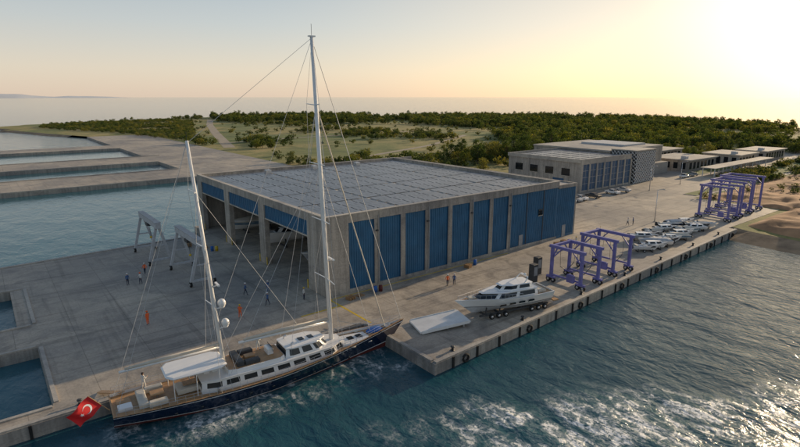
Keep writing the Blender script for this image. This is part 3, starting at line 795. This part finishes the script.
# ---------------------------------------------------------------- second building & others
E2=empty('warehouse')
mb=MB()
mb.box(140,168,91.3,119,0,9.2,'conc'); mb.box(139.9,168,91,91.3,8.3,9.9,'conc_l'); mb.box(139.7,140,91.3,119.3,8.8,9.9,'conc_l')
mb.box(140,168,119,119.3,8.8,9.9,'conc_l'); mb.box(168,168.3,99.3,119.0,9.82,9.9,'conc_l')
for i in range(8): x=140.2+i*3.95; mb.box(x-.3,x+.35,90.85,91.3,0,8.3,'conc_l')
mb.box(140,168,91.05,91.3,0,.5,'conc_l')
mb.obj('walls',E2)
mb=MB()
for i in range(7):
    x=140.55+i*3.95; mb.box(x,x+3.3,91.1,91.29,.5,8.3,'blued')
    for z in(2.4,4.3,6.3): mb.box(x,x+3.3,91.04,91.1,z,z+.12,'grey')
    mb.box(x+1.6,x+1.7,91.04,91.1,.5,8.3,'grey')
for y in(95,101,107,113):
    mb.box(139.94,139.99,y,y+3,4.6,6.8,'glass'); mb.box(139.9,139.94,y-.1,y+3.1,4.45,4.6,'conc_l')
mb.box(139.94,139.99,97,101,0,3.6,'blued')
mb.obj('glazing',E2)
mb=MB()
for i in range(5):
    for j in range(7): mb.cbox(142+i*5.2,146.6+i*5.2,93+j*3.6,96+j*3.6,9.2,9.35,.03,'solar')
mb.obj('roof_panels',E2)
E3=empty('lattice_office_block')
mb=MB(); mb.box(169,181.5,90,98.9,0,10.6,'dgrey'); mb.box(168.8,181.7,89.8,99,10.6,10.95,'conc_l'); mb.box(168.4,205,99.2,131,0,9.8,'conc'); mb.box(168.2,205.2,99.1,131.2,9.8,10.3,'conc_l'); mb.box(181.6,205,96.5,99.18,0,4.2,'conc_l'); mb.box(186,201,104,122,10.3,10.9,'lgrey')
for y in range(103,130,5): mb.box(168.34,168.39,y,y+2.6,9.95,10.0,'glass')
mb.obj('walls',E3)
mb=MB(); st_=1.25
def lat(face):
    L_=12.5 if face=='f' else 8.9; Hh=10.4
    def pt(u,z): return (169+u,89.93,z) if face=='f' else (168.93,90+u,z)
    k=-int(Hh/st_)-1
    while k*st_<L_:
        for dr in(1,-1):
            u0=k*st_; a=[u0,0.1]; b_=[u0+Hh,Hh]
            if a[0]<0: a=[0,.1-u0]
            if b_[0]>L_: b_=[L_,L_-u0]
            if a[1]<b_[1]:
                p,q=(a,b_) if dr==1 else ([L_-a[0],a[1]],[L_-b_[0],b_[1]])
                mb.beam(pt(*p),pt(*q),.26,'white',.1+.02*dr)
        k+=1
lat('f');lat('s'); mb.obj('lattice_screen',E3)
def lowb(x0,x1,y0,y1,h,name='low_service_building'):
    e=empty(name); mb=MB(); mb.box(x0,x1,y0,y1,0,h,'conc'); mb.box(x0-.5,x1+.5,y0-.8,y1+.4,h,h+.4,'conc_l')
    mb.cbox(x0+2,x0+4,y0+2,y0+4,h+.4,h+1.5,.1,'lgrey'); mb.obj('walls_and_roof',e)
    mb=MB(); x=x0+1
    while x<x1-2.5: mb.box(x,x+2,y0-.05,y0-.005,.9,h-.7,'glass'); mb.box(x-.1,x+2.1,y0-.12,y0-.05,.75,.9,'conc_l'); x+=3.2
    y=y0+1
    while y<y1-2: mb.box(x0-.05,x0-.005,y,y+1.6,1,h-.8,'glass'); y+=3
    mb.obj('windows',e)
lowb(212,236,92,108,4.2); lowb(243,262,86,100,4.6); lowb(226,250,112,124,5.2); lowb(208,222,126,140,4.2); lowb(272,296,86,98,4.4)
mb=MB()
for x in range(206,262,7):
    mb.box(x,x+.25,80,80.25,0,3,'whitep'); mb.box(x,x+.25,84,84.25,0,3,'whitep')
mb.box(205,262,79.5,84.7,3,3.2,'conc_l'); mb.obj('covered_walkway')

def car(x,y,rz,col):
    mb=MB()
    prof=[(-2.1,.35),(-2.15,.8),(-1.95,1.0),(-1.1,1.02),(-.6,1.42),(.5,1.45),(1.15,1.05),(1.95,.92),(2.15,.7),(2.1,.35)]
    hw=.86; v=[(px,hw-(.18 if pz>1.2 else 0),pz) for px,pz in prof]+[(px,-hw+(.18 if pz>1.2 else 0),pz) for px,pz in prof]
    n=len(prof); fs=[tuple(range(n)),tuple(range(n,2*n))[::-1]]; ms=[col,col]
    for i in range(n): j=(i+1)%n; fs.append((j,i,n+i,n+j)); ms.append('glass' if i in(3,5) else col)
    mb.add(v,fs,ms)
    for s_ in(1,-1): mb.add([(-.95,s_*.865,1.04),(.95,s_*.865,1.04),(.5,s_*.72,1.38),(-.55,s_*.72,1.38)],[(0,1,2,3)],'glass')
    for wx in(-1.35,1.35):
        for s_ in(1,-1): mb.wheel((wx,s_*.78,.33),.33,.22,(0,1,0))
    o=mb.obj('parked_car',None,.03); o.location=(x,y,.01); o.rotation_euler=(0,0,rz)
for i,(x,y,a,c) in enumerate([(124,84,90,'white'),(127,84,90,'lgrey'),(130,84.2,90,'white'),(136,84,90,'dgrey'),(146,84,88,'white'),(196,86,0,'white'),(203,86,0,'grey'),(152,84,92,'lgrey')]): car(x,y,R(a),c)
for x,y in((110,88),(160,80),(180,80),(120,58)):
    mb=MB(); mb.tube([(0,0,0),(0,0,7.5)],[.11,.06],'alu',8); mb.tube([(0,0,7.4),(0,-1.2,7.7)],.05,'alu',6); mb.cbox(-.15,.15,-1.7,-1.1,7.62,7.78,.03,'grey'); mb.box(-.2,.2,-.2,.2,0,.1,'conc_l'); o=mb.obj('street_lamp'); o.location=(x,y,.005)

# ---------------------------------------------------------------- people
def person(x,y,rz,shirt,trou='jean',helmet='white',pose=0,z=.008,sc=1.0):
    st=[0,.22,.10][pose%3]
    V=[(0,0,.95),(0,0,1.13),(0,0,1.34),(0,0,1.49),(0,.01,1.56),(0,.015,1.66),(0,.01,1.745)]
    Rr=[(.15,.11),(.135,.1),(.165,.11),(.06,.06),(.075,.085),(.082,.1),(.05,.06)]
    Ed=[(0,1),(1,2),(2,3),(3,4),(4,5),(5,6)]
    hands=[]
    for s_ in(1,-1):
        b0=len(V); sw=s_*st
        if pose==2 and s_==1: arm=[(.19,0,1.43),(.25,.05,1.17),(.18,.30,1.22),(.16,.37,1.25)]
        else: arm=[(.19,0,1.43),(.25,-.03-sw*.5,1.16),(.26,.07-sw*.9,.92),(.26,.09-sw,.86)]
        V+=[(a*s_,b_,c) for a,b_,c in arm]; Rr+=[(.062,.062),(.045,.045),(.032,.032),(.036,.022)]
        Ed+=[(2,b0),(b0,b0+1),(b0+1,b0+2),(b0+2,b0+3)]; hands.append((Vector(V[-1]),(Vector(V[-1])-Vector(V[-2])).normalized(),s_))
        b1=len(V); V+=[(.095*s_,0,.86),(.11*s_,.03+sw*.6,.48),(.11*s_,-.02+sw*1.1,.085),(.125*s_,.13+sw*1.1,.04)]
        Rr+=[(.09,.09),(.062,.062),(.045,.045),(.045,.032)]; Ed+=[(0,b1),(b1,b1+1),(b1+1,b1+2),(b1+2,b1+3)]
    me=bpy.data.meshes.new('p'); me.from_pydata(V,Ed,[]); o=bpy.data.objects.new('p',me); COL.objects.link(o)
    o.modifiers.new('s','SKIN')
    for i,r in enumerate(Rr): me.skin_vertices[0].data[i].radius=r
    me.skin_vertices[0].data[0].use_root=True
    sub=o.modifiers.new('ss','SUBSURF'); sub.levels=1
    dg=bpy.context.evaluated_depsgraph_get(); ev=o.evaluated_get(dg); me2=ev.to_mesh()
    mb=MB(); vs=[v.co.copy() for v in me2.vertices]; fs=[];ms=[]
    for p in me2.polygons:
        c=p.center; fs.append(tuple(p.vertices))
        if c.z>1.50: mt='skin'
        elif c.z<.12 : mt='dgrey'
        elif abs(c.x)>.2 and c.z<.93 or (pose==2 and c.y>.26): mt='skin'
        elif c.z>.95 or abs(c.x)>.21: mt=shirt
        else: mt=trou
        ms.append(mt)
    ev.to_mesh_clear(); bpy.data.objects.remove(o)
    mb.add(vs,fs,ms,True)
    mb.sphere((0,.01,1.715),.118,helmet,12,8,(1,1.12,.75)); mb.sphere((0,.04,1.70),.14,helmet,12,4,(.9,1.05,.08))
    mb.sphere((0,.118,1.64),.016,'skin',6,4,(.8,1.2,1.4))
    for s_ in(1,-1): mb.sphere((.034*s_,.108,1.665),.011,'hair',6,4); mb.sphere((.092*s_,.01,1.65),.022,'skin',6,4,(.4,.8,1.3))
    mb.sphere((0,.106,1.605),.02,'redb',6,4,(1.2,.4,.3)); mb.sphere((0,-.03,1.62),.088,'hair',8,6,(1,.85,.8))
    for p,d,s_ in hands:
        side=Vector((0,1,0)) if abs(d.y)<.7 else Vector((0,0,1))
        for k,ln in enumerate((.07,.08,.075,.06)):
            o_=p+side*(.03-.02*k); mb.tube([o_,o_+d*ln*.6,o_+d*ln+Vector((-s_*.02,0,0))],[.010,.009,.007],'skin',5)
        mb.tube([p-d*.03+side*.03,p+side*.06+d*.02],[.012,.009],'skin',5)
    o=mb.obj('worker' ); o.location=(x,y,z); o.rotation_euler=(0,0,rz); o.scale=(sc,)*3
    return o
ppl=[(14.9,86.4,200,'bshirt','jean','white',0),(16.6,85.8,120,'wshirt','jean','orange',2),(13.6,68.9,30,'orange','orange','orange',0),
(27.4,71.3,250,'bshirt','jean','white',1),(23.6,63.8,310,'orange','orange','yellow',2),(28.3,65.7,100,'bshirt','jean','white',1),(30.4,70.2,180,'bshirt','bshirt','white',0),
(33.2,64.4,220,'wshirt','jean','yellow',0),(53.1,56,330,'orange','jean','white',1),(54.1,55.6,130,'bshirt','jean','white',0),(111.7,59.9,40,'wshirt','jean','white',1),(113,59.4,220,'bshirt','jean','white',0),
(18.3,90.5,10,'orange','jean','white',1),(88.0,57.2,70,'wshirt','jean','yellow',1)]
for x,y,a,s1,t1,h1,po in ppl: person(x,y,R(a),s1,t1,h1,po,sc=1.05)
c_,s_=math.cos(YR),math.sin(YR)
for lx,ly,lz in((14.1,1.0,DK+1.63),(3.1,2.3,1.62)):
    o=person(yx+lx*c_-ly*s_,yy+lx*s_+ly*c_,R(-60),'wshirt','wshirt','hair',2,z=SEA+lz)

# ---------------------------------------------------------------- trees
def tree_mesh(name,h,r,leaf,nclump,nleaf,sz,shape=1.0):
    mb=MB(); mb.tube([(0,0,-.2),(.1,.05,h*.25),(-.05,.1,h*.5),(0,0,h*.8)],[h*.035,h*.028,h*.018,.03],'wood',6)
    cl=[]
    for i in range(nclump):
        a=random.uniform(0,6.28); q=math.sqrt(random.random()); zz=random.uniform(.08,1)
        rad=r*q*(1-.55*abs(zz-.5)*shape*1.6)
        c=Vector((rad*math.cos(a),rad*math.sin(a),h*(.17+.75*zz))); cl.append(c)
        if i%4==0: mb.tube([(0,0,h*.3),c],[h*.012,.02],'wood',4,False)
    vs=[];fs=[]
    for c in cl:
        cr=random.uniform(.12,.24)*r*1.25
        for k in range(nleaf):
            d=Vector((random.gauss(0,1),random.gauss(0,1),random.gauss(0,.8))).normalized()
            p=c+d*cr*random.uniform(.6,1.1)
            nrm=(d+Vector((random.gauss(0,.5),random.gauss(0,.5),random.gauss(0,.5)))).normalized()
            u=nrm.orthogonal().normalized(); w=nrm.cross(u); ss=sz*random.uniform(.6,1.3); t=random.uniform(0,3.1)
            u2=u*math.cos(t)+w*math.sin(t); w2=w*math.cos(t)-u*math.sin(t)
            o=len(vs); vs+=[p-u2*ss,p-w2*ss*.6,p+u2*ss,p+w2*ss*.6]; fs.append((o,o+1,o+2,o+3))
    mb.add(vs,fs,leaf); o=mb.obj(name); me=o.data; bpy.data.objects.remove(o); return me
near=[tree_mesh('t',8,3.4,'leaf',70,26,.22),tree_mesh('t',7,3.8,'leaf2',70,26,.22),tree_mesh('t',9,3.0,'leaf',70,26,.22,1.4)]
far=[tree_mesh('f',7,4.2,'leaf',34,14,.42),tree_mesh('f',6,4.6,'leaf2',34,14,.42),tree_mesh('f',8.5,3.8,'leaf',34,14,.42,1.3)]
bush=[tree_mesh('b',2.6,1.9,'leaf2',18,16,.22),tree_mesh('b',2.2,1.6,'leaf',18,16,.22)]
def put(me,name,x,y,s,parent=None,sz=None):
    o=bpy.data.objects.new(name,me); COL.objects.link(o); o.location=(x,y,-.1); o.rotation_euler=(0,0,random.uniform(0,6.28)); o.scale=(s,s,(sz or s)*random.uniform(.85,1.15))
    if parent: o.parent=parent
def pip(x,y,P):
    r=False; j=len(P)-1
    for i in range(len(P)):
        if (P[i][1]>y)!=(P[j][1]>y) and x<(P[j][0]-P[i][0])*(y-P[i][1])/(P[j][1]-P[i][1])+P[i][0]: r=not r
        j=i
    return r
belt=[(225,600),(252,755),(335,785),(422,722),(510,615),(610,510),(676,425),(676,335),(636,255),(588,188),(528,128),(455,40),(390,0),(330,10),(318,85),(335,125),(275,150),(250,190),(270,240),(330,300),(370,370),(350,440),(300,500),(250,545)]
E4=empty('tree_belt')
for _ in range(11500):
    x=random.uniform(215,690); y=random.uniform(0,790)
    if not pip(x,y,belt): continue
    if y<.2*x-30: continue
    nn=noise.noise(Vector((x*.012,y*.012,0)))+.6*noise.noise(Vector((x*.035,y*.035,4)))
    if nn<-.2 : continue
    put(random.choice(far),'tree',x,y,random.uniform(.4,1.05),E4)
E5=empty('orchard'); fld=[(108,345),(205,665),(190,725),(120,700),(60,665),(45,600),(60,545),(88,470)]
for j in range(0,70):
    for i in range(0,40):
        x=30+i*4.6+random.uniform(-1,1); y=335+j*5.8+random.uniform(-.6,.6)
        if pip(x,y,fld) and noise.noise(Vector((x*.02,y*.02,9)))>-.33: put(far[1] if random.random()<.6 else far[0],'orchard_tree',x,y,random.uniform(.3,.6),E5,random.uniform(.25,.45))
E6=empty('scrub_bushes')
for _ in range(7500):
    x=random.uniform(103,430); y=random.uniform(126,790)
    if not pip(x,y,pts) or pip(x,y,fld): continue
    if abs(x-(112+(y-300)*.31))<8 and y>290: continue
    nn=noise.noise(Vector((x*.014,y*.014,7)))+.5*noise.noise(Vector((x*.05,y*.05,3)))
    if nn<.24:
        if random.random()<.06: put(random.choice(bush),'bush',x,y,random.uniform(.5,1.4),E6)
        continue
    if random.random()<.55: put(random.choice(bush),'bush',x,y,random.uniform(.6,1.6),E6)
    else: s=random.uniform(.3,.8); put(random.choice(far),'bush',x,y,s,E6,s*.85)
for x,y,s in((168,160,1.15),(173,165,1.2),(180,163,1.25),(186,160,1.2),(190,167,1.1),(162,166,.9),(196,158,1.15),(203,163,1.2),(215,165,1.2),(178,174,1.0),(225,158,1),(150,140,.7),(130,138,.6),(210,176,1.2),(232,170,1.3),(107,214,.7),(110,205,.6),(240,160,1.2),(246,152,1.1),(170,172,1.1),(198,172,1.2),(222,180,1.2),(235,182,1.1),(185,172,1.1),(158,158,.9),(164,172,1.0)):
    put(random.choice(near),'pine_tree',x,y,s)
E7=empty('hedge_planting')
for _ in range(750):
    x=random.uniform(205,330); y=random.uniform(64,85)
    if noise.noise(Vector((x*.05,y*.08,2)))<-.05 or 79<y: continue
    put(random.choice(bush),'bush',x,y,random.uniform(.4,1.0),E7)
for _ in range(150):
    x=random.uniform(208,318); y=random.uniform(102,135)
    if any(a-3<x<b_+3 and c-3<y<d_+3 for a,b_,c,d_ in((212,236,92,108),(243,262,86,100),(226,250,112,124),(208,222,126,140))): continue
    put(random.choice(near if random.random()<.5 else bush),'small_tree',x,y,random.uniform(.4,.8),E7)
for _ in range(420):
    x=random.uniform(145,300); y=random.uniform(20,66)
    if noise.noise(Vector((x*.05,y*.05,12)))>-.02 and not(x<160 and y>43): put(random.choice(bush),'bush',x,y,random.uniform(.3,.8),E7)

# ---------------------------------------------------------------- light, sky, camera
SUN_AZ=4.0; SUN_EL=12.5
dirv=Vector((math.cos(R(SUN_EL))*math.cos(R(SUN_AZ)),math.cos(R(SUN_EL))*math.sin(R(SUN_AZ)),math.sin(R(SUN_EL))))
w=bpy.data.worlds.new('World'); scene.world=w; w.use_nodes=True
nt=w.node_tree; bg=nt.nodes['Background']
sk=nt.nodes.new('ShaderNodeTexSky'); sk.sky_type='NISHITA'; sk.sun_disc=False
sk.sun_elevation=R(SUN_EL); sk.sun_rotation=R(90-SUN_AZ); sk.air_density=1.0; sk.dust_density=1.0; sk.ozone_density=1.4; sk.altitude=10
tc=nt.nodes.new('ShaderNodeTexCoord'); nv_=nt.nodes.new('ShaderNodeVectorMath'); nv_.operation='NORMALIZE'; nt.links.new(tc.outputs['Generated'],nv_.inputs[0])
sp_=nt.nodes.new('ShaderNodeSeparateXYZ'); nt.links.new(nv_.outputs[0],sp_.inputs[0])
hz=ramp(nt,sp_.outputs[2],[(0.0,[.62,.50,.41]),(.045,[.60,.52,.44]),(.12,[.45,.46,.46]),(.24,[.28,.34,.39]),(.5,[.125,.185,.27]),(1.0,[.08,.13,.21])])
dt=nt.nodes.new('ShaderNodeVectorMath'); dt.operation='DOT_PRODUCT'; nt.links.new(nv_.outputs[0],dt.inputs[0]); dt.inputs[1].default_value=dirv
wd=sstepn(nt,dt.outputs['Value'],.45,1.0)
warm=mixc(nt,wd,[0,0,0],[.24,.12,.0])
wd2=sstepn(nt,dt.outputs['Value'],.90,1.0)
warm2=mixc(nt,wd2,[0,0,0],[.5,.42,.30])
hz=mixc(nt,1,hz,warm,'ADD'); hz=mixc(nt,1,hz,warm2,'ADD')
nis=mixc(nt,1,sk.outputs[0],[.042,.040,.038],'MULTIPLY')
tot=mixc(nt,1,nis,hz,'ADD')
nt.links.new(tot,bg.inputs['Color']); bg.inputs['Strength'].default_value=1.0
sd=bpy.data.lights.new('sun','SUN'); sd.energy=5.0; sd.angle=R(.5); sd.color=(1,.77,.50)
so=bpy.data.objects.new('sun',sd); COL.objects.link(so)
so.rotation_euler=dirv.to_track_quat('Z','Y').to_euler()
so.location=(60,0,60)
cd=bpy.data.cameras.new('camera'); cam=bpy.data.objects.new('camera',cd); COL.objects.link(cam)
cd.sensor_width=36; cd.lens=24; cd.clip_end=120000; cd.clip_start=.5
cam.location=(0,0,28); cam.rotation_euler=(R(90-13.35),0,R(-38.1))
scene.camera=cam
scene.view_settings.view_transform='Standard'; scene.view_settings.look='None'; scene.view_settings.exposure=0
print('objects',len(bpy.data.objects))
